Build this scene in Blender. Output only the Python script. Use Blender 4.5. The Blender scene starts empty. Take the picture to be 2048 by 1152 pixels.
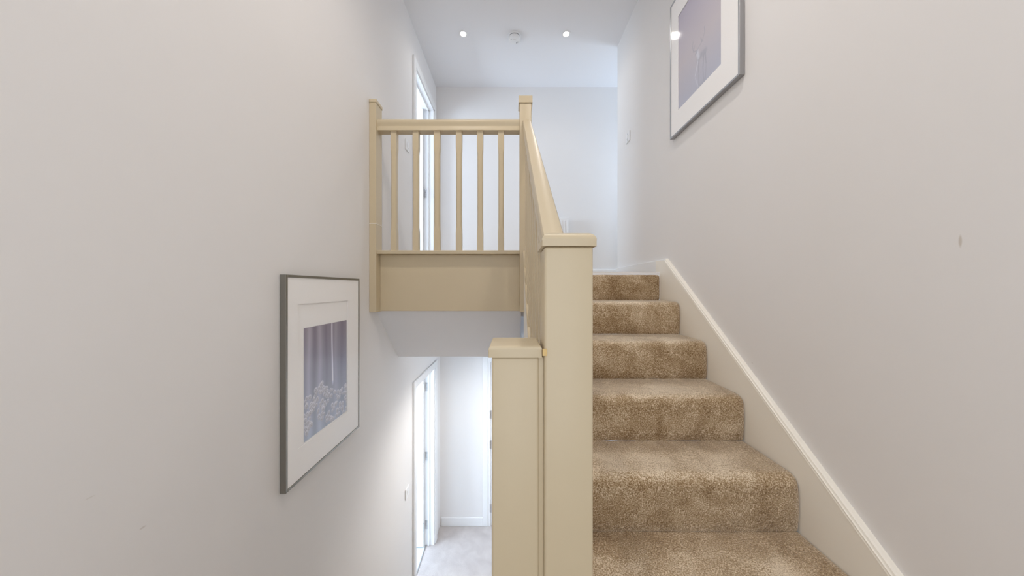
import bpy, bmesh, math, random
import numpy as np
from mathutils import Vector, noise as mnoise
random.seed(7)

# ------------------------------------------------------------------ camera, world, lights, exposure
EYE = 2.92                      # camera height above the lower hall floor; z values below are relative to the eye
scn = bpy.context.scene
COL = scn.collection
cam_d = bpy.data.cameras.new('camera')
cam_d.sensor_width = 36.0
cam_d.lens = 36.0 * 600.0 / 2048.0
cam_d.clip_start = 0.02
cam = bpy.data.objects.new('camera', cam_d)
cam.location = (0, 0, EYE)
cam.rotation_euler = (math.pi / 2, 0, 0)
COL.objects.link(cam)
scn.camera = cam

scn.view_settings.view_transform = 'Standard'
scn.view_settings.look = 'None'
scn.view_settings.gamma = 1.0
scn.view_settings.use_curve_mapping = False
scn.view_settings.exposure = 0.40
scn.cycles.max_bounces = 10
scn.cycles.diffuse_bounces = 6
scn.cycles.adaptive_threshold = 0.06
scn.cycles.use_denoising = True
scn.cycles.sample_clamp_indirect = 6.0

world = bpy.data.worlds.new('world')
scn.world = world
world.use_nodes = True
world.node_tree.nodes['Background'].inputs[0].default_value = (0.75, 0.86, 1.0, 1)
world.node_tree.nodes['Background'].inputs[1].default_value = 1.0

DAY = (0.64, 0.80, 1.0)
WARM = (1.0, 0.925, 0.855)


def area(name, loc, rot, sx, sy, watts, col):
    l = bpy.data.lights.new(name, 'AREA')
    l.shape = 'RECTANGLE'; l.size = sx; l.size_y = sy
    l.energy = watts; l.color = col
    o = bpy.data.objects.new(name, l)
    o.location = (loc[0], loc[1], loc[2] + EYE)
    o.rotation_euler = rot
    COL.objects.link(o)
    return o


# daylight in the window openings of the two side rooms (each faces into its room)
area('daylight_upper_room', (-3.16, 2.4, 1.10), (0, -math.pi / 2, 0), 1.3, 1.7, 90, DAY)
area('daylight_lower_room', (-3.16, 2.3, -1.60), (0, -math.pi / 2, 0), 1.3, 1.7, 100, DAY)
# daylight from the window at the end of the upper landing, round the corner to the right
area('daylight_landing', (2.36, 3.2, 1.30), (0, math.pi / 2, 0), 1.1, 0.5, 10, DAY)
# added fill light behind the camera, set in an invented window opening
area('fill_half_landing', (0.05, -0.97, 0.30), (math.pi / 2, 0, 0), 1.2, 2.2, 7.4, (1.0, 0.95, 0.90))

DOWNLIGHT_WATTS = 17.0


# ------------------------------------------------------------------ materials
def new_mat(name):
    m = bpy.data.materials.new(name)
    m.use_nodes = True
    nt = m.node_tree
    b = nt.nodes['Principled BSDF']
    return m, nt, b


def L(nt, a, b):
    nt.links.new(a, b)


def node(nt, t, **kw):
    n = nt.nodes.new(t)
    for k, v in kw.items():
        setattr(n, k, v)
    return n


def setin(n, **kw):
    for k, v in kw.items():
        n.inputs[k.replace('_', ' ')].default_value = v


def painted(name, col, rough=0.6, var=0.03, scale=3.0, bump=0.04, bscale=180.0, spec=0.3, marks=()):
    m, nt, b = new_mat(name)
    tc = node(nt, 'ShaderNodeTexCoord')
    n = node(nt, 'ShaderNodeTexNoise'); setin(n, Scale=scale, Detail=4.0, Roughness=0.55)
    L(nt, tc.outputs['Object'], n.inputs['Vector'])
    mx = node(nt, 'ShaderNodeMix', data_type='RGBA')
    mx.inputs[6].default_value = (*[c * (1 - var) for c in col], 1)
    mx.inputs[7].default_value = (*[min(1, c * (1 + var)) for c in col], 1)
    L(nt, n.outputs['Fac'], mx.inputs[0])
    out = mx.outputs[2]
    for (px, py, pz, sx, sy, sz, mc, amt) in marks:            # small scuffs with a shape of their own
        sub = node(nt, 'ShaderNodeVectorMath', operation='SUBTRACT'); sub.inputs[1].default_value = (px, py, pz)
        L(nt, tc.outputs['Object'], sub.inputs[0])
        dv = node(nt, 'ShaderNodeVectorMath', operation='DIVIDE'); dv.inputs[1].default_value = (sx, sy, sz)
        L(nt, sub.outputs[0], dv.inputs[0])
        ln = node(nt, 'ShaderNodeVectorMath', operation='LENGTH'); L(nt, dv.outputs[0], ln.inputs[0])
        mr = node(nt, 'ShaderNodeMapRange'); setin(mr, From_Min=0.5, From_Max=1.0, To_Min=amt, To_Max=0.0)
        L(nt, ln.outputs['Value'], mr.inputs[0])
        mk = node(nt, 'ShaderNodeMix', data_type='RGBA'); mk.inputs[7].default_value = (*mc, 1)
        L(nt, mr.outputs[0], mk.inputs[0]); L(nt, out, mk.inputs[6])
        out = mk.outputs[2]
    L(nt, out, b.inputs['Base Color'])
    setin(b, Roughness=rough, Specular_IOR_Level=spec)
    if bump:
        n2 = node(nt, 'ShaderNodeTexNoise'); setin(n2, Scale=bscale, Detail=3.0)
        L(nt, tc.outputs['Object'], n2.inputs['Vector'])
        bp = node(nt, 'ShaderNodeBump'); setin(bp, Strength=bump, Distance=0.002)
        L(nt, n2.outputs['Fac'], bp.inputs['Height'])
        L(nt, bp.outputs[0], b.inputs['Normal'])
    return m


def carpet(name, dark, mid, light, fine=300.0, amt=1.0, sheen=0.9):
    m, nt, b = new_mat(name)
    tc = node(nt, 'ShaderNodeTexCoord')
    v = tc.outputs['Object']
    nf = node(nt, 'ShaderNodeTexNoise'); setin(nf, Scale=fine, Detail=2.5, Roughness=0.7); L(nt, v, nf.inputs['Vector'])
    nm = node(nt, 'ShaderNodeTexNoise'); setin(nm, Scale=8.0, Detail=4.0, Roughness=0.6, Distortion=0.5); L(nt, v, nm.inputs['Vector'])
    cr = node(nt, 'ShaderNodeValToRGB')
    e = cr.color_ramp.elements
    e[0].position = 0.34; e[0].color = (*dark, 1)
    e[1].position = 0.70; e[1].color = (*light, 1)
    k = e.new(0.52); k.color = (*mid, 1)
    # flecks of the yarn + soft patches where the nap lies the other way
    mm = node(nt, 'ShaderNodeMapRange'); setin(mm, From_Min=0.3, From_Max=0.7, To_Min=-0.08 * amt, To_Max=0.08 * amt)
    L(nt, nm.outputs['Fac'], mm.inputs[0])
    ad = node(nt, 'ShaderNodeMath', operation='ADD'); L(nt, nf.outputs['Fac'], ad.inputs[0]); L(nt, mm.outputs[0], ad.inputs[1])
    # light on the tread fronts, painted paler into the pile with a ragged edge
    wa = node(nt, 'ShaderNodeAttribute', attribute_name='tread_highlight')
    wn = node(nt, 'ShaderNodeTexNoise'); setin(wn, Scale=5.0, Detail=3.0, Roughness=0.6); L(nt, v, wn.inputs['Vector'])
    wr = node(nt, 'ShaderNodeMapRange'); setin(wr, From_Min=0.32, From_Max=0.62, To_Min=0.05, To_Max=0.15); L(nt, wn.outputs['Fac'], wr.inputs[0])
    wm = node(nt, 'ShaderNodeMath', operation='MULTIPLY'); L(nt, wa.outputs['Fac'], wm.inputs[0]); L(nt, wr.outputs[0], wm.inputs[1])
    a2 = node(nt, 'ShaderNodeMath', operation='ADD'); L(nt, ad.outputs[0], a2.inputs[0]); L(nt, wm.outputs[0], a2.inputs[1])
    L(nt, a2.outputs[0], cr.inputs[0])
    L(nt, cr.outputs[0], b.inputs['Base Color'])
    setin(b, Roughness=1.0, Specular_IOR_Level=0.05, Sheen_Weight=sheen, Sheen_Roughness=0.4)
    b.inputs['Sheen Tint'].default_value = (1.0, 0.93, 0.82, 1)
    sep = node(nt, 'ShaderNodeSeparateXYZ'); L(nt, v, sep.inputs[0])
    bp = node(nt, 'ShaderNodeBump'); setin(bp, Strength=0.75, Distance=0.005)
    L(nt, nf.outputs['Fac'], bp.inputs['Height'])
    L(nt, bp.outputs[0], b.inputs['Normal'])
    return m


def metal(name, col, rough=0.35):
    m, nt, b = new_mat(name)
    tc = node(nt, 'ShaderNodeTexCoord')
    n = node(nt, 'ShaderNodeTexNoise'); setin(n, Scale=60.0, Detail=3.0)
    L(nt, tc.outputs['Object'], n.inputs['Vector'])
    mr = node(nt, 'ShaderNodeMapRange'); setin(mr, To_Min=rough * 0.8, To_Max=rough * 1.25)
    L(nt, n.outputs['Fac'], mr.inputs[0]); L(nt, mr.outputs[0], b.inputs['Roughness'])
    b.inputs['Base Color'].default_value = (*col, 1)
    b.inputs['Metallic'].default_value = 0.85
    return m


def emit(name, col, s):
    m, nt, b = new_mat(name)
    b.inputs['Base Color'].default_value = (0.9, 0.9, 0.9, 1)
    b.inputs['Emission Color'].default_value = (*col, 1)
    b.inputs['Emission Strength'].default_value = s
    return m


def glazing(name):
    m, nt, b = new_mat(name)
    nt.nodes.remove(b)
    out = nt.nodes['Material Output']
    tr = node(nt, 'ShaderNodeBsdfTransparent'); tr.inputs[0].default_value = (1, 1, 1, 1)
    gl = node(nt, 'ShaderNodeBsdfGlossy'); gl.inputs['Roughness'].default_value = 0.07
    fr = node(nt, 'ShaderNodeFresnel'); fr.inputs['IOR'].default_value = 1.45
    mx = node(nt, 'ShaderNodeMixShader')
    ge = node(nt, 'ShaderNodeNewGeometry')
    iv = node(nt, 'ShaderNodeMath', operation='SUBTRACT'); iv.inputs[0].default_value = 1.0; L(nt, ge.outputs['Backfacing'], iv.inputs[1])
    ml = node(nt, 'ShaderNodeMath', operation='MULTIPLY'); L(nt, fr.outputs[0], ml.inputs[0]); L(nt, iv.outputs[0], ml.inputs[1])
    mn = node(nt, 'ShaderNodeMath', operation='MINIMUM'); mn.inputs[1].default_value = 0.045; L(nt, ml.outputs[0], mn.inputs[0])
    L(nt, mn.outputs[0], mx.inputs[0]); L(nt, tr.outputs[0], mx.inputs[1]); L(nt, gl.outputs[0], mx.inputs[2])
    L(nt, mx.outputs[0], out.inputs[0])
    return m


def printed(name):
    m, nt, b = new_mat(name)
    a = node(nt, 'ShaderNodeVertexColor', layer_name='ink')
    L(nt, a.outputs[0], b.inputs['Base Color'])
    setin(b, Roughness=0.7, Specular_IOR_Level=0.2)
    return m


M = {}
M['wall'] = painted('wall_paint', (0.795, 0.777, 0.765), 0.75, 0.012, 1.6, 0.03, 160.0, 0.2)
M['wall_r'] = painted('wall_paint_right', (0.795, 0.777, 0.765), 0.75, 0.012, 1.6, 0.03, 160.0, 0.2,
                      marks=[(1.025, 0.686, EYE + 0.107, 0.02, 0.0035, 0.017, (0.52, 0.46, 0.38), 0.6),
                             (1.025, 1.28, EYE - 0.32, 0.02, 0.006, 0.003, (0.6, 0.55, 0.5), 0.35)])
M['wall_l'] = painted('wall_paint_left', (0.795, 0.777, 0.765), 0.75, 0.012, 1.6, 0.03, 160.0, 0.2,
                      marks=[(-0.886, 0.72, EYE - 0.575, 0.02, 0.008, 0.003, (0.55, 0.5, 0.45), 0.5),
                             (-0.886, 0.63, EYE - 0.44, 0.02, 0.010, 0.002, (0.6, 0.56, 0.5), 0.35)])
M['ceil'] = painted('ceiling_paint', (0.80, 0.80, 0.815), 0.8, 0.008, 1.2, 0.02, 120.0, 0.2)
M['cream'] = painted('cream_gloss_shaded', (0.585, 0.490, 0.335), 0.38, 0.02, 5.0, 0.015, 90.0, 0.4)  # balustrade copy of the gloss paint, darkened to stand for its shade
M['string'] = painted('cream_gloss_lit', (0.89, 0.85, 0.765), 0.40, 0.02, 4.0, 0.015, 90.0, 0.4)  # same gloss paint on the strings, whitened as its lit copy
M['white'] = painted('white_satin', (0.83, 0.83, 0.83), 0.4, 0.01, 4.0, 0.01, 90.0, 0.4)
M['plastic'] = painted('white_plastic', (0.80, 0.80, 0.80), 0.35, 0.005, 8.0, 0.0)
M['plastic_grey'] = painted('grey_plastic', (0.30, 0.30, 0.31), 0.5, 0.01, 8.0, 0.0)
M['shadow_gap'] = painted('dark_vent_plastic', (0.10, 0.10, 0.11), 0.7, 0.02, 8.0, 0.0)
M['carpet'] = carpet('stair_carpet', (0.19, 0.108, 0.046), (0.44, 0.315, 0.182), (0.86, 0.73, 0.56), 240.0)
M['carpet_hall'] = carpet('hall_carpet', (0.40, 0.36, 0.345), (0.53, 0.485, 0.465), (0.66, 0.62, 0.60), 220.0, 0.9, 0.2)
M['vinyl'] = painted('pale_vinyl', (0.66, 0.70, 0.70), 0.4, 0.05, 6.0, 0.0)
M['frame'] = metal('pewter_frame', (0.27, 0.26, 0.235), 0.42)
M['frame_r'] = metal('silver_frame', (0.40, 0.40, 0.41), 0.36)
M['hinge'] = metal('satin_steel', (0.55, 0.54, 0.54), 0.35)
M['mat'] = painted('mount_board', (0.96, 0.945, 0.935), 0.85, 0.01, 30.0, 0.02, 400.0, 0.1)
M['paper'] = painted('backing_paper', (0.74, 0.71, 0.68), 0.85, 0.01, 30.0, 0.0)
M['glass'] = glazing('picture_glass')
M['ink'] = printed('photo_print')
M['lamp'] = emit('lit_lamp', (1.0, 0.93, 0.80), 40.0)
M['tape'] = painted('masking_tape', (0.70, 0.50, 0.22), 0.7, 0.12, 120.0, 0.0)
M['steel_bar'] = metal('threshold_steel', (0.45, 0.45, 0.45), 0.4)


# ------------------------------------------------------------------ mesh helpers (coordinates: x right, y away, z above the eye)
def bx(bm, x0, x1, y0, y1, z0, z1, bev=0.0, seg=2):
    x0, x1 = min(x0, x1), max(x0, x1); y0, y1 = min(y0, y1), max(y0, y1); z0, z1 = min(z0, z1), max(z0, z1)
    t = bmesh.new()
    vs = [t.verts.new(p) for p in ((x0, y0, z0), (x1, y0, z0), (x1, y1, z0), (x0, y1, z0),
                                   (x0, y0, z1), (x1, y0, z1), (x1, y1, z1), (x0, y1, z1))]
    for f in ((0, 3, 2, 1), (4, 5, 6, 7), (0, 1, 5, 4), (1, 2, 6, 5), (2, 3, 7, 6), (3, 0, 4, 7)):
        t.faces.new([vs[i] for i in f])
    if bev:
        bmesh.ops.bevel(t, geom=list(t.edges), offset=bev, segments=seg, profile=0.5, affect='EDGES')
    me = bpy.data.meshes.new('tmp'); t.to_mesh(me); t.free()
    bm.from_mesh(me); bpy.data.meshes.remove(me)
    return bm


def box(*a, **k):
    return bx(bmesh.new(), *a, **k)


def loft(bm, rings, caps=True):
    R = [[bm.verts.new(p) for p in r] for r in rings]
    n = len(R[0])
    for a, b in zip(R, R[1:]):
        for i in range(n):
            bm.faces.new((a[i], a[(i + 1) % n], b[(i + 1) % n], b[i]))
    if caps:
        bm.faces.new(list(reversed(R[0]))); bm.faces.new(R[-1])
    bmesh.ops.recalc_face_normals(bm, faces=list(bm.faces))
    return bm


def prism(axis, a0, a1, pts, bm=None):
    """polygon pts extruded along an axis: 'x' -> pts are (y, z); 'y' -> (x, z); 'z' -> (x, y)"""
    bm = bm or bmesh.new()
    def P(a, p):
        return {'x': (a, p[0], p[1]), 'y': (p[0], a, p[1]), 'z': (p[0], p[1], a)}[axis]
    return loft(bm, [[P(a0, p) for p in pts], [P(a1, p) for p in pts]])


def lathe(cx, cy, prof, n=40, bm=None):
    """prof: (radius, z) list, closed with caps"""
    bm = bm or bmesh.new()
    rings = [[(cx + r * math.cos(2 * math.pi * i / n), cy + r * math.sin(2 * math.pi * i / n), z) for i in range(n)] for r, z in prof]
    return loft(bm, rings)


def obj(name, bm, mat, parent=None, smooth=False, base=None, label=None):
    """link the bmesh (eye-relative coordinates) as one mesh object, under its thing if it has one"""
    me = bpy.data.meshes.new(name)
    org = Vector((0, 0, 0))
    p = parent
    while p is not None:
        org += p.location; p = p.parent
    if base is not None:
        org = Vector((base[0], base[1], base[2] + EYE))
    for v in bm.verts:
        v.co = v.co + Vector((0, 0, EYE)) - org
    bm.to_mesh(me); bm.free()
    me.materials.append(M[mat])
    if smooth:
        for f in me.polygons: f.use_smooth = True
        me.set_sharp_from_angle(angle=math.radians(35))
    o = bpy.data.objects.new(name, me)
    if base is not None: o.location = org
    COL.objects.link(o)
    if parent is not None: o.parent = parent
    if label: o['label'] = label
    return o


def thing(name, label, cat, loc, group=None, kind=None):
    o = bpy.data.objects.new(name, None)
    o.empty_display_size = 0.05
    o.location = (loc[0], loc[1], loc[2] + EYE)
    COL.objects.link(o)
    o['label'] = label; o['category'] = cat
    if group: o['group'] = group
    if kind: o['kind'] = kind
    return o


def struct(name, bm, mat, label, cat, smooth=False):
    o = obj(name, bm, mat, None, smooth)
    o['kind'] = 'structure'; o['label'] = label; o['category'] = cat
    return o


def dup(root, loc, label):
    def cp(o, par):
        c = o.copy(); COL.objects.link(c); c.parent = par
        for ch in list(o.children): cp(ch, c)
        return c
    r = cp(root, None)
    r.location = (loc[0], loc[1], loc[2] + EYE); r['label'] = label
    return r


# ------------------------------------------------------------------ levels and plan
XL, XR = -0.886, 1.025              # stairwell side walls
XI, XT = 0.1212, 1.0                 # inner and outer end of the upper flight's steps
LOW, UP, HALF = -2.92, 0.11, -1.422 # floor levels: lower hall, upper landing, half landing
CEIL = 2.345                        # upper ceiling
SOFF = -0.532                       # lower hall ceiling
FAR_U, FAR_L = 3.50, 3.69
G, RISE = 0.2463, 0.1915
D_TOP = 2.025                       # face of the top riser
BACK = -1.0
WT = 0.114                          # side wall thickness

# door openings in the left wall: (y0, y1, floor, head)
DU = (2.725, 3.40, UP, 2.02)
DL = (2.725, 3.43, LOW, -0.90)

# left wall with both door openings
bm = bmesh.new()
bx(bm, XL - WT, XL, BACK, DU[0], LOW, CEIL + 0.1)
bx(bm, XL - WT, XL, DU[0], DU[1], DU[3], CEIL + 0.1)
bx(bm, XL - WT, XL, DU[0], DU[1], DL[3], UP)
bx(bm, XL - WT, XL, DU[1], FAR_L, DL[3], CEIL + 0.1)
bx(bm, XL - WT, XL, DL[1], FAR_L, LOW, DL[3])
struct('wall_left', bm, 'wall_l', 'tall off-white wall on the left with a framed forest picture', 'wall')
struct('wall_right', box(XR, XR + 0.12, BACK, 2.915, LOW, CEIL + 0.1), 'wall_r', 'off-white wall on the right rising beside the carpeted stairs', 'wall')
bm = bmesh.new()
struct('wall_far_upper', box(XL - WT, 2.5, FAR_U, FAR_U + 0.1, SOFF, CEIL + 0.1), 'wall', 'white end wall of the upper landing below the downlights', 'wall')
struct('wall_far_lower', box(XL - WT, 1.2, FAR_L, FAR_L + 0.1, LOW, SOFF), 'wall', 'bright white end wall of the lower hall', 'wall')
bm = bmesh.new()                      # back wall, its window opening invented to let the fill light in
bx(bm, XL - WT, -0.60, BACK - 0.1, BACK, LOW, CEIL + 0.1)
bx(bm, 0.70, XR + 0.12, BACK - 0.1, BACK, LOW, CEIL + 0.1)
bx(bm, -0.60, 0.70, BACK - 0.1, BACK, LOW, -0.85)
bx(bm, -0.60, 0.70, BACK - 0.1, BACK, 1.45, CEIL + 0.1)
struct('wall_back', bm, 'wall', 'white wall behind the half landing with an opening added for fill light', 'wall')
bm = bmesh.new()                      # end of the landing round the corner, with its window
bx(bm, 2.4, 2.5, 2.80, 2.95, UP - 0.2, CEIL + 0.1)
bx(bm, 2.4, 2.5, 3.45, FAR_U, UP - 0.2, CEIL + 0.1)
bx(bm, 2.4, 2.5, 2.95, 3.45, UP - 0.2, 0.75)
bx(bm, 2.4, 2.5, 2.95, 3.45, 1.85, CEIL + 0.1)
bx(bm, XR + 0.12, 2.5, 2.80, 2.915, UP - 0.2, CEIL + 0.1)
struct('wall_landing_end', bm, 'wall', 'white wall round the corner at the end of the landing', 'wall')
struct('ceiling_upper', box(XL - WT, 2.5, BACK - 0.1, FAR_U + 0.1, CEIL, CEIL + 0.1), 'ceil', 'white ceiling with downlights and a smoke alarm', 'ceiling')

# upper landing slab with the sloping soffit over the stair down
struct('floor_upper_landing', prism('x', XL, 0.06, [(1.955, UP), (1.955, -0.147), (2.33, SOFF), (FAR_L, SOFF), (FAR_L, -0.4), (FAR_U, -0.4), (FAR_U, UP)]),
       'ceil', 'white sloping soffit below the upper landing edge', 'soffit')
struct('floor_landing_stairhead', box(0.06, 2.4, 2.03, FAR_U, UP - 0.30, UP - 0.004), 'ceil', 'landing floor at the head of the carpeted stairs', 'floor')
struct('floor_landing_carpet', prism('z', UP - 0.003, UP + 0.004, [(XL, 1.965), (0.05, 1.965), (0.05, 2.285), (XR, 2.285), (XR, 2.915), (2.4, 2.915), (2.4, FAR_U), (XL, FAR_U)]),
       'carpet', 'brown carpet on the upper landing floor', 'carpet')
struct('floor_lower_hall', box(XL - 0.085, 1.2, 0.0, FAR_L, LOW - 0.1, LOW), 'carpet_hall', 'pale grey carpet in the lower hall', 'floor')
struct('floor_half_landing', box(XL, XR, BACK, 0.30, HALF - 0.2, HALF), 'carpet', 'brown carpeted half landing between the two flights', 'floor')
struct('wall_spandrel', prism('x', 0.078, 0.106, [(0.62, LOW), (FAR_L, LOW), (FAR_L, SOFF - 0.001), (2.30, SOFF - 0.001), (1.96, -0.32), (0.62, -1.28)]),
       'wall', 'white wall closing the space under the carpeted flight', 'wall')

# fascia board at the landing edge
struct('trim_1', box(XL + 0.043, 0.047, 1.918, 1.950, -0.147, 0.214, bev=0.0015, seg=1), 'cream', 'cream fascia board under the landing balusters', 'trim')
# skirtings
def skirting(name, x0, x1, y0, y1, z0, h, label, mat='white'):
    bm = bmesh.new()
    bx(bm, x0, x1, y0, y1, z0, z0 + h, bev=0.004, seg=2)
    return struct(name, bm, mat, label, 'skirting board')
skirting('baseboard_right', XR - 0.018, XR, 1.968, 2.915, UP, 0.083, 'white skirting along the right wall at the stair head', 'white')
skirting('baseboard_far_lower', XL + 0.02, -0.36, FAR_L - 0.016, FAR_L, LOW, 0.105, 'white skirting at the foot of the lower hall end wall')
skirting('baseboard_far_upper', XL + 0.02, 2.4, FAR_U - 0.016, FAR_U, UP + 0.004, 0.105, 'white skirting along the upper landing end wall')


# ------------------------------------------------------------------ doors on the left wall, each leaf standing open into its room
def door(name, D, y_arch_far, label, handed_label):
    y0, y1, fl, hd = D
    t = thing(name, label, 'door', (XL - WT / 2, (y0 + y1) / 2, fl), kind='structure')
    bm = bmesh.new(); lt = 0.022
    bx(bm, XL - WT - 0.004, XL + 0.003, y0 - 0.001, y0 + lt, fl + 0.001, hd)
    bx(bm, XL - WT - 0.004, XL + 0.003, y1 - lt, y1 + 0.001, fl + 0.001, hd)
    bx(bm, XL - WT - 0.004, XL + 0.003, y0, y1, hd - lt, hd + 0.001)
    obj('lining', bm, 'white', t)
    bm = bmesh.new()                           # stops
    bx(bm, XL - 0.07, XL - 0.05, y0 + lt, y0 + lt + 0.012, fl + 0.001, hd - lt)
    bx(bm, XL - 0.07, XL - 0.05, y1 - lt - 0.012, y1 - lt, fl + 0.001, hd - lt)
    bx(bm, XL - 0.07, XL - 0.05, y0 + lt, y1 - lt, hd - lt - 0.012, hd - lt)
    obj('door_stop', bm, 'white', t)
    w = 0.062
    def arch(x0, x1, ya, yb, za, zb):
        return box(x0, x1, ya, yb, za, zb, bev=0.005, seg=2)
    for xa, xb in ((XL, XL + 0.018), (XL - WT - 0.018, XL - WT)):
        obj('architrave', arch(xa, xb, y0 - w + 0.008, y0 + 0.008, fl + 0.001, hd + w), 'white', t)
        obj('architrave', arch(xa, xb, y1 - 0.008, y1 - 0.008 + y_arch_far, fl + 0.001, hd + w), 'white', t)
        obj('architrave', arch(xa, xb, y0 + 0.008, y1 - 0.008, hd - 0.008, hd + w), 'white', t)
    # leaf hinged on the far jamb, swung 88 degrees into the room
    lw, lt2 = y1 - y0 - 2 * lt - 0.006, 0.038
    hx, hy = XL - WT + 0.012, y1 - lt - 0.004
    lf = obj('door_leaf', box(hx - 0.006 - lw, hx - 0.006, hy - lt2, hy, fl + 0.012, hd - lt - 0.004, bev=0.002, seg=1), 'white', t)
    hgt = hd - fl
    for zf in (0.115, 0.50, 0.89):
        zc = fl + hgt * zf
        bm = lathe(hx - 0.001, hy - lt2 - 0.004, [(0.0055, zc - 0.05), (0.0055, zc + 0.05)], n=12)
        bx(bm, hx + 0.002, hx + 0.034, y1 - lt - 0.0025, y1 - lt + 0.0005, zc - 0.05, zc + 0.05)
        bx(bm, hx - 0.010, hx + 0.002, hy - lt2 - 0.0025, hy - lt2 + 0.0005, zc - 0.05, zc + 0.05)
        h = obj('hinge', bm, 'hinge', t)
        bm = bmesh.new()
        for dz in (-0.036, -0.012, 0.012, 0.036):
            bx(bm, hx + 0.010 + (0.010 if dz in (-0.012, 0.036) else 0), hx + 0.016 + (0.010 if dz in (-0.012, 0.036) else 0), y1 - lt - 0.0035, y1 - lt - 0.002, zc + dz - 0.003, zc + dz + 0.003)
        obj('screw', bm, 'plastic_grey', h)
    kx = hx - 0.006 - lw + 0.06
    bm = bmesh.new()
    bx(bm, kx - 0.022, kx + 0.022, hy - lt2 - 0.008, hy - lt2 + 0.001, fl + 0.95, fl + 1.10, bev=0.003, seg=1)
    bx(bm, kx - 0.008, kx + 0.008, hy - lt2 - 0.050, hy - lt2 - 0.006, fl + 1.02, fl + 1.036)
    bx(bm, kx - 0.008, kx + 0.105, hy - lt2 - 0.058, hy - lt2 - 0.042, fl + 1.02, fl + 1.036, bev=0.004, seg=2)
    obj('handle', bm, 'hinge', lf)
    return t

door('door_1', DU, 0.055, 'white open door off the upper landing behind the balusters', '')
door('door_2', DL, 0.072, 'white open door off the lower hall with steel hinges', '')
# third door, on the end wall of the lower hall: only the edge of its frame shows beside the newel
t = thing('door_3', 'white door frame edge at the lower hall end wall', 'door', (0.0, FAR_L, LOW), kind='structure')
obj('architrave', box(-0.36, -0.295, FAR_L - 0.020, FAR_L, LOW + 0.001, -0.84, bev=0.005), 'white', t)
obj('architrave', box(-0.295, 0.07, FAR_L - 0.020, FAR_L, -0.905, -0.84, bev=0.005), 'white', t)
obj('lining', box(-0.295, -0.262, FAR_L - 0.012, FAR_L, LOW + 0.001, -0.906), 'white', t)
lf = obj('door_leaf', box(-0.258, 0.07, FAR_L - 0.006, FAR_L, LOW + 0.012, -0.908), 'white', t)
for zc in (-1.55, -1.92, -2.7):
    obj('hinge', box(-0.272, -0.252, FAR_L - 0.016, FAR_L - 0.006, zc - 0.05, zc + 0.05), 'hinge', lf)
struct('trim_2', box(XL - 0.097, XL - 0.085, DL[0] + 0.022, DL[1] - 0.022, LOW - 0.001, LOW + 0.006, bev=0.002), 'steel_bar', 'thin metal threshold strip under the lower door', 'threshold')


# side rooms behind the doors
def room(tag, fl, ce, y0, y1, wy0, wy1, wz0, wz1, floor_mat, word):
    x0, x1 = -3.2, XL - WT
    struct('floor_%s_room' % tag, box(x0, x1 + (0.029 if word == 'lower' else 0.10), y0, y1, fl - 0.1, fl - 0.0005) if word == 'lower' else box(x0, x1, y0, y1, fl - 0.1, fl), floor_mat,
           'pale floor seen through the %s doorway' % word, 'floor')
    struct('ceiling_%s_room' % tag, box(x0, x1, y0, y1, ce, ce + 0.1), 'ceil', 'white ceiling of the room behind the %s door' % word, 'ceiling')
    bm = bmesh.new()
    bx(bm, x0 - 0.1, x1, y1, y1 + 0.1, fl - 0.1, ce + 0.1)
    bx(bm, x0 - 0.1, x1, y0 - 0.1, y0, fl - 0.1, ce + 0.1)
    bx(bm, x0 - 0.1, x0, y0, wy0, fl - 0.1, ce + 0.1)
    bx(bm, x0 - 0.1, x0, wy1, y1, fl - 0.1, ce + 0.1)
    bx(bm, x0 - 0.1, x0, wy0, wy1, fl - 0.1, wz0)
    bx(bm, x0 - 0.1, x0, wy0, wy1, wz1, ce + 0.1)
    struct('wall_%s_room' % tag, bm, 'wall', 'white walls of the daylit room behind the %s door' % word, 'wall')

room('upper', UP, CEIL, 0.6, 4.4, 1.5, 3.3, 0.45, 1.75, 'carpet_hall', 'upper')
room('lower', LOW, SOFF, 0.6, 4.4, 1.4, 3.2, -2.25, -0.95, 'vinyl', 'lower')


# ------------------------------------------------------------------ carpeted flights
def step_mesh(x0, x1, riser, going, rad, nx=44, direction=1, seed=0):
    """one carpet-wrapped step: riser face at y=0 rising to z=0, tread running back; soft pillow ends"""
    prof = [(0.004, -riser), (0.0, -riser + 0.012)]
    n = 6
    for i in range(1, n): prof.append((0.0 - 0.003 * math.sin(math.pi * i / n), -riser + 0.012 + (riser - 0.012 - rad) * i / n))
    for i in range(0, 9):
        a = math.pi / 2 * i / 8
        prof.append((rad - rad * math.cos(a), -rad + rad * math.sin(a)))
    for i in range(1, 7): prof.append((rad + (going - rad) * i / 6, 0.0))
    prof.append((going, -riser))
    xs = [x0] + [x0 + 0.004] + [x0 + 0.012 + (x1 - x0 - 0.024) * i / nx for i in range(nx + 1)] + [x1 - 0.004] + [x1]
    ins = [0.012, 0.004] + [0.0] * (nx + 1) + [0.004, 0.012]
    rings = []
    for x, s in zip(xs, ins):
        r = []
        for j, (y, z) in enumerate(prof):
            ny, nz = (-1, 0) if y < 0.005 and z < -rad else ((0, 1) if y > rad else (-(rad - y) / rad, (z + rad) / rad))
            if j >= len(prof) - 2: ny, nz = 0, (1 if j == len(prof) - 2 else 0)
            w = 0.0022 * mnoise.noise(Vector((x * 9 + seed * 13, y * 14, z * 14))) + 0.0012 * mnoise.noise(Vector((x * 30, y * 40 + seed, z * 40)))
            if j in (0, len(prof) - 1): w = 0
            r.append((x, (y - ny * s + ny * w) * direction, z - nz * s + nz * w))
        rings.append(r)
    return loft(bmesh.new(), rings)


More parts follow.
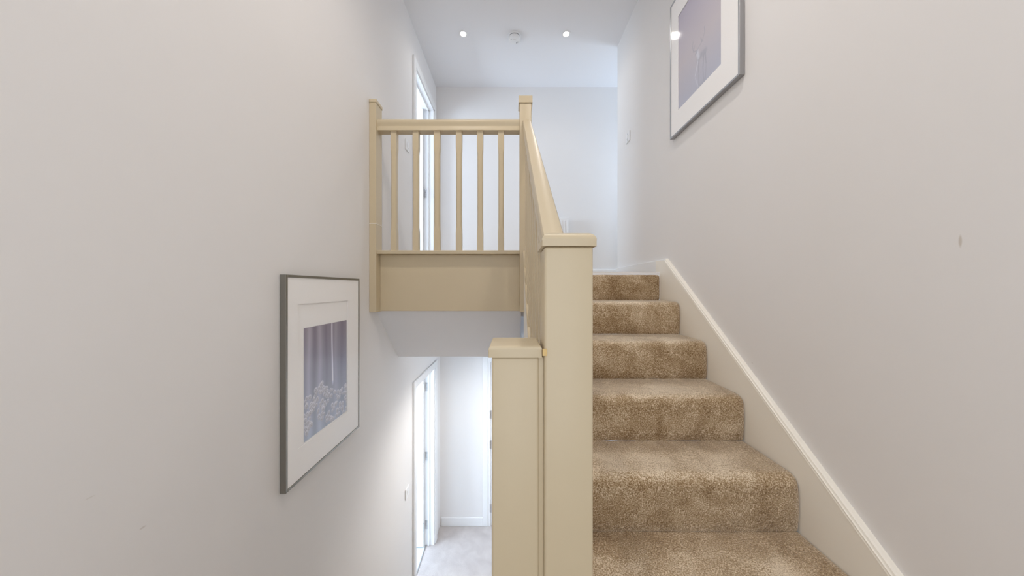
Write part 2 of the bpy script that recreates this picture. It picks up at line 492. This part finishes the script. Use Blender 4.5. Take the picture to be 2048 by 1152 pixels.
flight = thing('staircase', 'brown carpeted flight of stairs climbing to the upper landing', 'staircase', ((XI + XT) / 2, 1.2, HALF))
for k in range(8):
    d, z = D_TOP - k * G, UP - k * RISE
    bm = step_mesh(XI if k < 6 else 0.1475, XT, RISE, G + (0.02 if k == 0 else 0.004), 0.042, seed=k)
    for v in bm.verts: v.co += Vector((0, d, z))
    highlight = []  # painted highlight on each tread front, fading to the back and wall side
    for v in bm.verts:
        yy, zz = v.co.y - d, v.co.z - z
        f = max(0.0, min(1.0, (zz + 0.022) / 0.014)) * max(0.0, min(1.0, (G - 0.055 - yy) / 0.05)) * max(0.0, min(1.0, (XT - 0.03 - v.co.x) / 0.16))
        highlight.append(f * (0.8 + 0.2 * mnoise.noise(Vector((v.co.x * 7, k * 3.1, 0)))))
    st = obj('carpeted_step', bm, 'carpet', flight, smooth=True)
    at = st.data.attributes.new('tread_highlight', 'FLOAT', 'POINT')
    at.data.foreach_set('value', highlight)
# wall string with a moulded top edge (rakes with the flight)
sl = 0.80
def zs(d): return 0.1935 + sl * (d - 1.968)
y_a, y_b = 0.0, 1.968
ws = obj('wall_string', prism('x', XT, XR - 0.0004, [(y_a, zs(y_a) - 0.60), (y_b, zs(y_b) - 0.55), (y_b + 0.12, UP - 0.05), (y_b + 0.12, UP + 0.08), (y_b, zs(y_b) - 0.012), (y_a, zs(y_a) - 0.012)]), 'string', flight)
bm = bmesh.new()
prof = [(XT - 0.001, -0.022), (XT + 0.001, -0.013), (XT + 0.004, -0.010), (XT + 0.006, -0.003), (XT + 0.012, 0.0), (XR - 0.0004, 0.001), (XR - 0.0004, -0.022)]
loft(bm, [[(x, y, zs(y) + dz) for x, dz in prof] for y in (y_a, y_b)])
obj('string_moulding', bm, 'string', ws)
# outer string under the balusters
def zo(d): return 0.195 + 0.7775 * (d - 1.84)
ost = obj('outer_string', prism('x', 0.073, 0.1206, [(0.6285, zo(0.6285) - 0.50), (1.8595, zo(1.8595) - 0.50), (1.8595, zo(1.8595)), (0.6285, zo(0.6285))]), 'string', flight)

down = thing('staircase', 'carpeted flight of stairs going down to the lower hall', 'staircase', (-0.45, 1.4, LOW))
RD = (HALF - LOW) / 8
for k in range(1, 8):
    z = HALF - k * RD
    bm = step_mesh(XL + 0.03, -0.034, z - LOW, 0.252, 0.04, nx=20, direction=-1, seed=20 + k)
    for v in bm.verts: v.co += Vector((0, 0.61 + k * 0.247, z))
    bmesh.ops.recalc_face_normals(bm, faces=list(bm.faces))
    obj('carpeted_step', bm, 'carpet', down, smooth=True)
obj('carpeted_step', box(XL + 0.03, -0.039, 0.301, 0.61, HALF - 0.3, HALF, bev=0.01), 'carpet', down)


# ------------------------------------------------------------------ balustrades
def newel(parent, x0, x1, y0, y1, z0, zcap, cap_h, over, rnd, label=None):
    p = obj('newel_post', box(x0, x1, y0, y1, z0, zcap - cap_h, bev=0.005, seg=3), 'cream', parent, smooth=True)
    bm = bmesh.new()
    # pillow cap: square block with the top arrises well rounded
    t = bmesh.new(); bx(t, x0 - over, x1 + over, y0 - over, y1 + over, zcap - cap_h, zcap)
    top = [e for e in t.edges if all(v.co.z > zcap - 1e-5 for v in e.verts)]
    bmesh.ops.bevel(t, geom=top, offset=rnd, segments=6, profile=0.5, affect='EDGES')
    vert = [e for e in t.edges if abs(e.verts[0].co.z - e.verts[1].co.z) > cap_h * 0.3 and abs(e.verts[0].co.x - e.verts[1].co.x) < 1e-5 and abs(e.verts[0].co.y - e.verts[1].co.y) < 1e-5]
    bmesh.ops.bevel(t, geom=vert, offset=0.0025, segments=2, profile=0.5, affect='EDGES')
    obj('newel_cap', t, 'cream', p, smooth=True)
    bm.free()
    return p


def baluster_mesh(h, s=0.036, rake=0.0):
    """square baluster, stop-chamfered between plain ends; centred on x, y; foot at z=0"""
    rings = []
    a = s / 2
    for z, c in ((0, 0.001), (0.115, 0.001), (0.16, 0.0055), (h - 0.165, 0.0055), (h - 0.12, 0.001), (h, 0.001)):
        q = a - (0.0018 if c > 0.002 else 0.0)
        r = [(q - c, -q), (q, -q + c), (q, q - c), (q - c, q), (-q + c, q), (-q, q - c), (-q, -q + c), (-q + c, -q)]
        rings.append([(x, y, z + (rake * y if z in (0, h) else 0)) for x, y in r])
    return loft(bmesh.new(), rings)


RAIL = [(-0.026, -0.060), (-0.026, -0.045), (-0.022, -0.040), (-0.022, -0.036), (-0.029, -0.026), (-0.030, -0.014), (-0.024, -0.004),
        (-0.012, 0.0), (0.012, 0.0), (0.024, -0.004), (0.030, -0.014), (0.029, -0.026), (0.022, -0.036), (0.022, -0.040), (0.026, -0.045), (0.026, -0.060)]
BASE = [(-0.026, -0.022), (-0.028, -0.004), (-0.024, 0.0), (0.024, 0.0), (0.028, -0.004), (0.026, -0.022)]

# landing balustrade
lb = thing('landing_balustrade', 'cream balustrade along the landing edge with six balusters', 'balustrade', (-0.4, 1.90, UP))
hn = obj('newel_post', box(XL, XL + 0.043, 1.86, 1.945, -0.150, 1.150, bev=0.002), 'cream', lb, label='half newel against the left wall')
obj('newel_cap', box(XL, XL + 0.047, 1.856, 1.949, 1.150, 1.172, bev=0.004), 'cream', hn)
obj('turned_joint', box(XL, XL + 0.0445, 1.8585, 1.9465, 0.398, 0.401), 'string', hn)
newel(lb, 0.047, 0.121, 1.86, 1.945, -0.150, 1.193, 0.045, 0.006, 0.007)
bm = bmesh.new(); yc = 1.902
loft(bm, [[(x, yc + u * 1.08, 1.062 + v * 1.27) for u, v in RAIL] for x in (XL + 0.040, 0.050)])
obj('handrail', bm, 'cream', lb, smooth=True)
bm = bmesh.new()
loft(bm, [[(x, yc + 0.002 + u, 0.236 + v) for u, v in BASE] for x in (XL + 0.040, 0.050)])
obj('base_rail', bm, 'cream', lb, smooth=True)
first = None
for px in (787, 831, 873.5, 917.5, 960, 1002):
    x = (px - 1024) * 1.885 / 600.0
    if first is None:
        bm = baluster_mesh(0.775, 0.037)
        first = obj('baluster', bm, 'cream', lb, base=None)
        for v in first.data.vertices: v.co += lb.location - Vector((0, 0, EYE))
        o = first
    else:
        o = first.copy(); COL.objects.link(o); o.parent = lb
    o.location = Vector((x, yc, 0.230)) - (lb.location - Vector((0, 0, EYE)))

# stair balustrade up the open side of the flight
sb = thing('stair_balustrade', 'cream stair balustrade with tall round-capped newel beside the carpeted steps', 'balustrade', (0.10, 0.58, HALF))
nw = newel(sb, 0.0585, 0.1467, 0.540, 0.628, HALF - 0.01, 0.1005, 0.0255, 0.005, 0.016)
RX = 0.0915
def zr(d): return 0.098 + 0.772 * (d - 0.63)
bm = bmesh.new()
loft(bm, [[(RX + u * 0.88, y, zr(y) + v * 1.2) for u, v in RAIL] for y in (0.618, 1.8595)])
obj('handrail', bm, 'cream', sb, smooth=True)
bm = bmesh.new()
loft(bm, [[(RX + u * 0.85, y, zo(y) + 0.0228 + v) for u, v in BASE] for y in (0.618, 1.8595)])
obj('base_rail', bm, 'cream', sb, smooth=True)
first = None
for k in range(9):
    y = 0.735 + k * 0.1232
    hgt = zr(y) - 0.066 - zo(y) - 0.012
    if first is None:
        first = obj('baluster', baluster_mesh(hgt + 0.02, 0.034, 0.77), 'cream', sb)
        for v in first.data.vertices: v.co += sb.location - Vector((0, 0, EYE))
        o = first
    else:
        o = first.copy(); COL.objects.link(o); o.parent = sb
    o.location = Vector((RX, y, zo(y) + 0.014)) - (sb.location - Vector((0, 0, EYE)))

# balustrade of the flight going down
db = thing('stair_balustrade', 'cream balustrade of the downward flight with lower square-capped newel', 'balustrade', (0.0, 0.59, HALF))
newel(db, -0.0372, 0.0492, 0.5475, 0.634, HALF - 0.01, -0.1045, 0.0215, 0.0055, 0.008)
obj('filler_strip', box(0.0485, 0.0582, 0.553, 0.615, HALF, -0.128), 'cream', db)
DX = 0.012; ds = -RD / 0.247
def zd(d): return -0.40 + ds * (d - 0.63)
bm = bmesh.new()
loft(bm, [[(DX + u * 0.8, y, zd(y) + v) for u, v in RAIL] for y in (0.63, 2.29)])
obj('handrail', bm, 'cream', db, smooth=True)
first = None
for k in range(12):
    y = 0.78 + k * 0.1235
    if first is None:
        first = obj('baluster', baluster_mesh(0.78, 0.034, ds), 'cream', db)
        for v in first.data.vertices: v.co += db.location - Vector((0, 0, EYE))
        o = first
    else:
        o = first.copy(); COL.objects.link(o); o.parent = db
    o.location = Vector((DX, y, zd(y) - 0.835)) - (db.location - Vector((0, 0, EYE)))
obj('base_rail', loft(bmesh.new(), [[(DX + u * 0.8, y, zd(y) - 0.815 + v) for u, v in BASE] for y in (0.63, 2.29)]), 'cream', db)
obj('outer_string', prism('x', -0.0335, 0.055, [(y, max(LOW + 0.002, zd(y) - h)) for y, h in ((0.635, 0.838), (2.279, 0.838), (2.279, 1.40), (0.635, 1.40))]), 'string', down)
newel(db, -0.031, 0.055, 2.28, 2.366, LOW, -1.62, 0.022, 0.0055, 0.008)
# scrap of tape stuck between the two newel posts
tp = obj('masking_tape', box(0.0548, 0.0625, 0.5372, 0.5398, -0.1215, -0.1095), 'tape', None)
tp['label'] = 'small scrap of yellow tape between the two newel posts'; tp['category'] = 'tape'


# ------------------------------------------------------------------ framed pictures
def print_mesh(name, w, h, paint, nx, nz):
    """flat print: a grid in (u: 0..1 left to right, v: 0..1 up) with its ink as colour attribute; returns bmesh-free data"""
    us = np.linspace(0, 1, nx); vs = np.linspace(0, 1, nz)
    U, V = np.meshgrid(us, vs)
    C = paint(U, V)
    return U.ravel(), V.ravel(), C.reshape(-1, 3), nx, nz


def lin(c):
    c = np.clip(np.asarray(c, float), 0, 1)
    return np.where(c <= 0.04045, c / 12.92, ((c + 0.055) / 1.055) ** 2.4)


def build_print(name, parent, xw, y_left, y_right, z0, z1, paint, nx, nz):
    U, V, Cc, nx, nz = print_mesh(name, 1, 1, paint, nx, nz)
    org = parent.location
    Y = y_left + (y_right - y_left) * U; Z = z0 + (z1 - z0) * V + EYE
    co = np.stack([np.full_like(Y, xw) - org.x, Y - org.y, Z - org.z], 1)
    faces = []
    flip = (y_right > y_left) == (xw < 0)
    for j in range(nz - 1):
        for i in range(nx - 1):
            a = j * nx + i
            f = (a, a + 1, a + 1 + nx, a + nx)
            faces.append(f if flip else f[::-1])
    me = bpy.data.meshes.new(name)
    me.from_pydata(co.tolist(), [], faces)
    at = me.color_attributes.new('ink', 'FLOAT_COLOR', 'POINT')
    buf = np.ones((len(co), 4)); buf[:, :3] = lin(Cc)
    at.data.foreach_set('color', buf.ravel())
    me.materials.append(M['ink'])
    o = bpy.data.objects.new(name, me); COL.objects.link(o); o.parent = parent
    return o


rng = np.random.default_rng(3)


def paint_forest(U, V):
    top = np.array([0.60, 0.57, 0.62]); mid = np.array([0.63, 0.64, 0.72]); bot = np.array([0.70, 0.74, 0.82])
    t = np.clip((1 - V) / 0.45, 0, 1)[..., None]; t2 = np.clip((0.55 - V) / 0.55, 0, 1)[..., None]
    c = top * (1 - t) + mid * t
    c = c * (1 - t2) + bot * t2
    # dim upright trunks
    for x0, w, a in ((0.10, 0.05, 0.13), (0.32, 0.055, 0.12), (0.47, 0.03, -0.05), (0.70, 0.05, 0.07), (0.21, 0.04, -0.05), (0.86, 0.05, -0.05)):
        s = np.exp(-((U - x0 - 0.01 * np.sin(V * 7 + x0 * 9)) / w) ** 2)
        c = c + (a * s * (0.55 + 0.45 * V))[..., None]
    x0 = 0.615 + 0.012 * np.sin(V * 5)
    s = np.exp(-((U - x0) / 0.016) ** 2) * np.clip((V - 0.36) / 0.06, 0, 1)
    c = c + (0.32 * s)[..., None]
    # blossoms heaped along the bottom
    heads = []
    tries = 0
    while len(heads) < 150 and tries < 6000:
        tries += 1
        u, v = rng.random(), rng.random() * 0.55
        edge = 0.30 + 0.13 * math.sin(u * 5.0 + 0.4) + 0.12 * u
        if v < edge and v > 0.02 + 0.10 * math.sin(u * 6): heads.append((u, v, 0.022 + 0.022 * rng.random()))
    for u, v, r in heads:
        dd = np.sqrt((U - u) ** 2 + ((V - v) * 1.35) ** 2) / r
        disc = np.clip((1.0 - dd) / 0.25, 0, 1)
        ang = np.arctan2((V - v) * 1.35, U - u)
        ruff = 0.88 + 0.08 * np.cos(dd * 9.0) + 0.05 * np.cos(ang * 7 + u * 20) - 0.16 * np.clip(0.6 - (V - v) / r, 0, 1)
        colr = np.stack([ruff, ruff + 0.005, ruff + 0.05], -1)
        c = c * (1 - 0.85 * disc[..., None]) + colr * 0.85 * disc[..., None]
    c = c + (rng.random(U.shape) - 0.5)[..., None] * 0.015
    return c


def seg_d(U, V, a, b, asp):
    ax, ay = a; bx_, by = b
    px, py = U - ax, (V - ay) * asp
    qx, qy = bx_ - ax, (by - ay) * asp
    t = np.clip((px * qx + py * qy) / (qx * qx + qy * qy + 1e-9), 0, 1)
    return np.hypot(px - t * qx, py - t * qy)


def paint_stag(U, V):
    asp = 1.6
    lo = np.array([0.75, 0.76, 0.82]); md = np.array([0.80, 0.775, 0.80]); hi = np.array([0.76, 0.74, 0.80])
    a = np.clip(V / 0.45, 0, 1)[..., None]; b = np.clip((V - 0.45) / 0.55, 0, 1)[..., None]
    c = lo * (1 - a) + md * a
    c = c * (1 - b) + hi * b
    def stroke(a_, b_, w, col, k):
        nonlocal c
        s = np.clip(1.3 - seg_d(U, V, a_, b_, asp) / w, 0, 1)[..., None] * k
        c = c * (1 - s) + np.array(col) * s
    dk, pale = (0.66, 0.67, 0.72), (0.88, 0.89, 0.93)
    for mir, k in ((1, 1.0), (-1, 0.55)):
        def P(u, v): return (u, 0.15 + mir * v)
        stroke(P(0.52, 0.145), P(0.66, 0.135), 0.055, dk, 0.5 * k)      # body
        stroke(P(0.52, 0.15), P(0.485, 0.22), 0.035, pale, 0.7 * k)     # chest and neck
        stroke(P(0.485, 0.225), P(0.455, 0.215), 0.018, dk, 0.7 * k)    # head
        for u0, u1 in ((0.505, 0.44), (0.53, 0.52), (0.64, 0.62), (0.67, 0.69)):
            stroke(P(u0, 0.12), P(u1, 0.01), 0.011, pale if u0 < 0.52 else dk, 0.7 * k)
        for pts in ([(0.48, 0.235), (0.40, 0.265), (0.37, 0.33), (0.39, 0.37)], [(0.49, 0.235), (0.60, 0.26), (0.66, 0.32), (0.65, 0.37)],
                    [(0.40, 0.265), (0.43, 0.31)], [(0.60, 0.26), (0.57, 0.31)]):
            for p, q in zip(pts, pts[1:]): stroke(P(*p), P(*q), 0.007, dk, 0.6 * k)
    c = c + (rng.random(U.shape) - 0.5)[..., None] * 0.012
    return c


def picture(name, label, side, y0, y1, z0, z1, win, img, paint, fmat):
    """side -1: left wall, +1: right wall.  win/img = (y0, y1, z0, z1) of the mount window and of the print"""
    xw = XL if side < 0 else XR
    n = -side                                   # direction out of the wall
    t = thing(name, label, 'picture', (xw, (y0 + y1) / 2, z0))
    dp, fw = 0.025, 0.011
    def X(a, b): return (xw + n * a, xw + n * b)
    # frame: near and far stile, top and bottom rail (hung against the wall, standing off a few mm)
    s = 0.0015
    for ya, yb, za, zb in ((y0, y0 + fw, z0, z1), (y1 - fw, y1, z0, z1), (y0 + fw, y1 - fw, z0, z0 + fw), (y0 + fw, y1 - fw, z1 - fw, z1)):
        obj('frame_rail', box(*X(s, dp), ya, yb, za, zb, bev=0.0012, seg=1), fmat, t)
    obj('backing_board', box(*X(s, 0.010), y0 + fw, y1 - fw, z0 + fw, z1 - fw), 'paper', t)
    # mount with its window cut as four bevelled strips in one mesh
    bm = bmesh.new()
    a, b = X(0.0200, 0.0222)
    oy0, oy1, oz0, oz1 = y0 + fw, y1 - fw, z0 + fw, z1 - fw
    bx(bm, a, b, oy0, win[0], oz0, oz1); bx(bm, a, b, win[1], oy1, oz0, oz1)
    bx(bm, a, b, win[0], win[1], oz0, win[2]); bx(bm, a, b, win[0], win[1], win[3], oz1)
    obj('mount', bm, 'mat', t)
    obj('sheet', box(*X(0.010, 0.0180), win[0] - 0.01, win[1] + 0.01, win[2] - 0.01, win[3] + 0.01), 'mat', t)
    ly, ry = (img[0], img[1]) if side < 0 else (img[1], img[0])
    build_print('print', t, xw + n * 0.0186, ly, ry, img[2], img[3], paint, 150, 220)
    obj('glazing', box(*X(0.0230, 0.0243), oy0, oy1, oz0, oz1), 'glass', t)
    return t


picture('framed_picture', 'framed forest print with white blossoms in a thin pewter frame on the left wall', -1,
        1.142, 1.695, -0.785, 0.052, (1.212, 1.578, -0.650, -0.066), (1.250, 1.573, -0.645, -0.168), paint_forest, 'frame')
picture('framed_picture', 'silver-framed pale lilac print hung high on the right wall above the stairs', 1,
        1.318, 1.900, 0.938, 1.775, (1.440, 1.812, 1.075, 1.640), (1.440, 1.812, 1.075, 1.640), paint_stag, 'frame_r')


# ------------------------------------------------------------------ small fittings
def switch(label, side, y, z):
    xw = XL if side < 0 else XR; n = -side
    t = thing('light_switch', label, 'light switch', (xw, y, z - 0.043), 'single white wall switches')
    obj('face_plate', box(xw, xw + n * 0.009, y - 0.043, y + 0.043, z - 0.043, z + 0.043, bev=0.0025), 'plastic', t)
    obj('rocker', box(xw + n * 0.006, xw + n * 0.0125, y - 0.011, y + 0.011, z - 0.017, z + 0.017, bev=0.002), 'plastic', t)
    for dz in (-0.030, 0.030):
        obj('screw', box(xw + n * 0.008, xw + n * 0.0098, y - 0.003, y + 0.003, z + dz - 0.003, z + dz + 0.003), 'plastic_grey', t)
switch('white light switch beside the upper door, behind the balusters', -1, 2.525, 1.195)
switch('white light switch on the wall beside the lower hall door', -1, 2.525, -1.718)
switch('white light switch on the right wall near the landing corner', 1, 2.640, 1.325)

# smoke alarm
sx, sy = 0.022, 2.79
t = thing('smoke_alarm', 'round white smoke alarm between the two ceiling downlights', 'smoke alarm', (sx, sy, CEIL))
obj('base_plate', lathe(sx, sy, [(0.060, CEIL), (0.060, CEIL - 0.012), (0.056, CEIL - 0.016)]), 'plastic', t, smooth=True)
obj('vent_gap', lathe(sx, sy, [(0.053, CEIL - 0.015), (0.053, CEIL - 0.024)]), 'shadow_gap', t)
obj('body', lathe(sx, sy, [(0.056, CEIL - 0.023), (0.056, CEIL - 0.034), (0.050, CEIL - 0.042), (0.034, CEIL - 0.046)]), 'plastic', t, smooth=True)
obj('test_button', lathe(sx, sy, [(0.018, CEIL - 0.045), (0.018, CEIL - 0.0485), (0.016, CEIL - 0.050)]), 'plastic', t, smooth=True)
obj('indicator', lathe(sx - 0.030, sy - 0.018, [(0.004, CEIL - 0.044), (0.004, CEIL - 0.0475)], n=12), 'plastic_grey', t)
obj('sounder_slots', bx(bx(box(sx + 0.016, sx + 0.020, sy + 0.016, sy + 0.030, CEIL - 0.0475, CEIL - 0.044), sx + 0.024, sx + 0.028, sy + 0.014, sy + 0.026, CEIL - 0.0475, CEIL - 0.043),
                        sx + 0.031, sx + 0.035, sy + 0.010, sy + 0.020, CEIL - 0.0465, CEIL - 0.042), 'plastic_grey', t)


# recessed downlights, each with its own light
def downlight(x, y, z, label, watts, spread=150, tint=(1.0, 0.97, 0.93), group='recessed ceiling downlights'):
    t = thing('downlight', label, 'downlight', (x, y, z), group)
    n = 32
    def ring(r, zz): return [(x + r * math.cos(2 * math.pi * i / n), y + r * math.sin(2 * math.pi * i / n), zz) for i in range(n)]
    bm = bmesh.new()
    R = [[bm.verts.new(p) for p in ring(r, zz)] for r, zz in ((0.040, z), (0.040, z - 0.003), (0.034, z - 0.005), (0.027, z - 0.004), (0.022, z))]
    for a, b in zip(R, R[1:]):
        for i in range(n): bm.faces.new((a[i], a[(i + 1) % n], b[(i + 1) % n], b[i]))
    bmesh.ops.recalc_face_normals(bm, faces=list(bm.faces))
    obj('trim_ring', bm, 'plastic', t, smooth=True)
    obj('lamp', lathe(x, y, [(0.0225, z - 0.0005), (0.0225, z - 0.002)], n=n), 'lamp', t)
    l = bpy.data.lights.new('downlight_beam', 'SPOT')
    l.energy = watts; l.color = tint; l.spot_size = math.radians(spread); l.spot_blend = 0.9; l.shadow_soft_size = 0.03
    o = bpy.data.objects.new('downlight_beam', l); o.location = (0, 0, -0.012); COL.objects.link(o); o.parent = t
    return t
downlight(-0.45, 2.768, CEIL, 'lit ceiling downlight left of the smoke alarm', DOWNLIGHT_WATTS * 0.36)
downlight(0.500, 2.768, CEIL, 'lit ceiling downlight right of the smoke alarm', DOWNLIGHT_WATTS * 0.36)
downlight(-0.45, 0.85, CEIL, 'unseen fill downlight added over the flight going down', DOWNLIGHT_WATTS * 1.8, 150, WARM)  # out of view, added to brighten the treads and near walls
downlight(0.500, 0.85, CEIL, 'unseen fill downlight added over the carpeted flight going up', DOWNLIGHT_WATTS * 1.8, 150, WARM)  # second added fill lamp, also out of view
downlight(-0.14, 2.66, SOFF, 'unseen fill downlight added in the lower hall', DOWNLIGHT_WATTS * 2.6, 150)  # hidden lamp added to brighten the lower hall and stairwell

# small panel radiator on the landing end wall
x0, x1, zb, zt = 0.345, 0.648, UP + 0.12, 0.800
t = thing('radiator', 'white panel radiator on the landing end wall behind the tall newel', 'radiator', ((x0 + x1) / 2, FAR_U, zb))
yf = FAR_U - 0.10
obj('panel', box(x0, x1, yf, yf + 0.014, zb, zt - 0.012, bev=0.003), 'white', t)
for i in range(9):
    xx = x0 + 0.022 + i * (x1 - x0 - 0.044) / 8
    obj('rib', box(xx - 0.008, xx + 0.008, yf - 0.006, yf + 0.002, zb + 0.02, zt - 0.035, bev=0.003), 'white', t)
obj('top_grille', box(x0, x1, yf + 0.002, FAR_U - 0.03, zt - 0.014, zt, bev=0.002), 'white', t)
for xx in (x0, x1 - 0.006):
    obj('side_panel', box(xx, xx + 0.006, yf + 0.004, FAR_U - 0.03, zb, zt - 0.005), 'white', t)
for i in range(14):
    xx = x0 + 0.02 + i * (x1 - x0 - 0.04) / 13
    obj('grille_slot', box(xx - 0.004, xx + 0.004, yf + 0.02, FAR_U - 0.045, zt - 0.001, zt + 0.0006), 'plastic_grey', t)
for xx in (x0 + 0.06, x1 - 0.06):
    obj('bracket', box(xx - 0.012, xx + 0.012, FAR_U - 0.032, FAR_U, zb + 0.1, zt - 0.06), 'white', t)
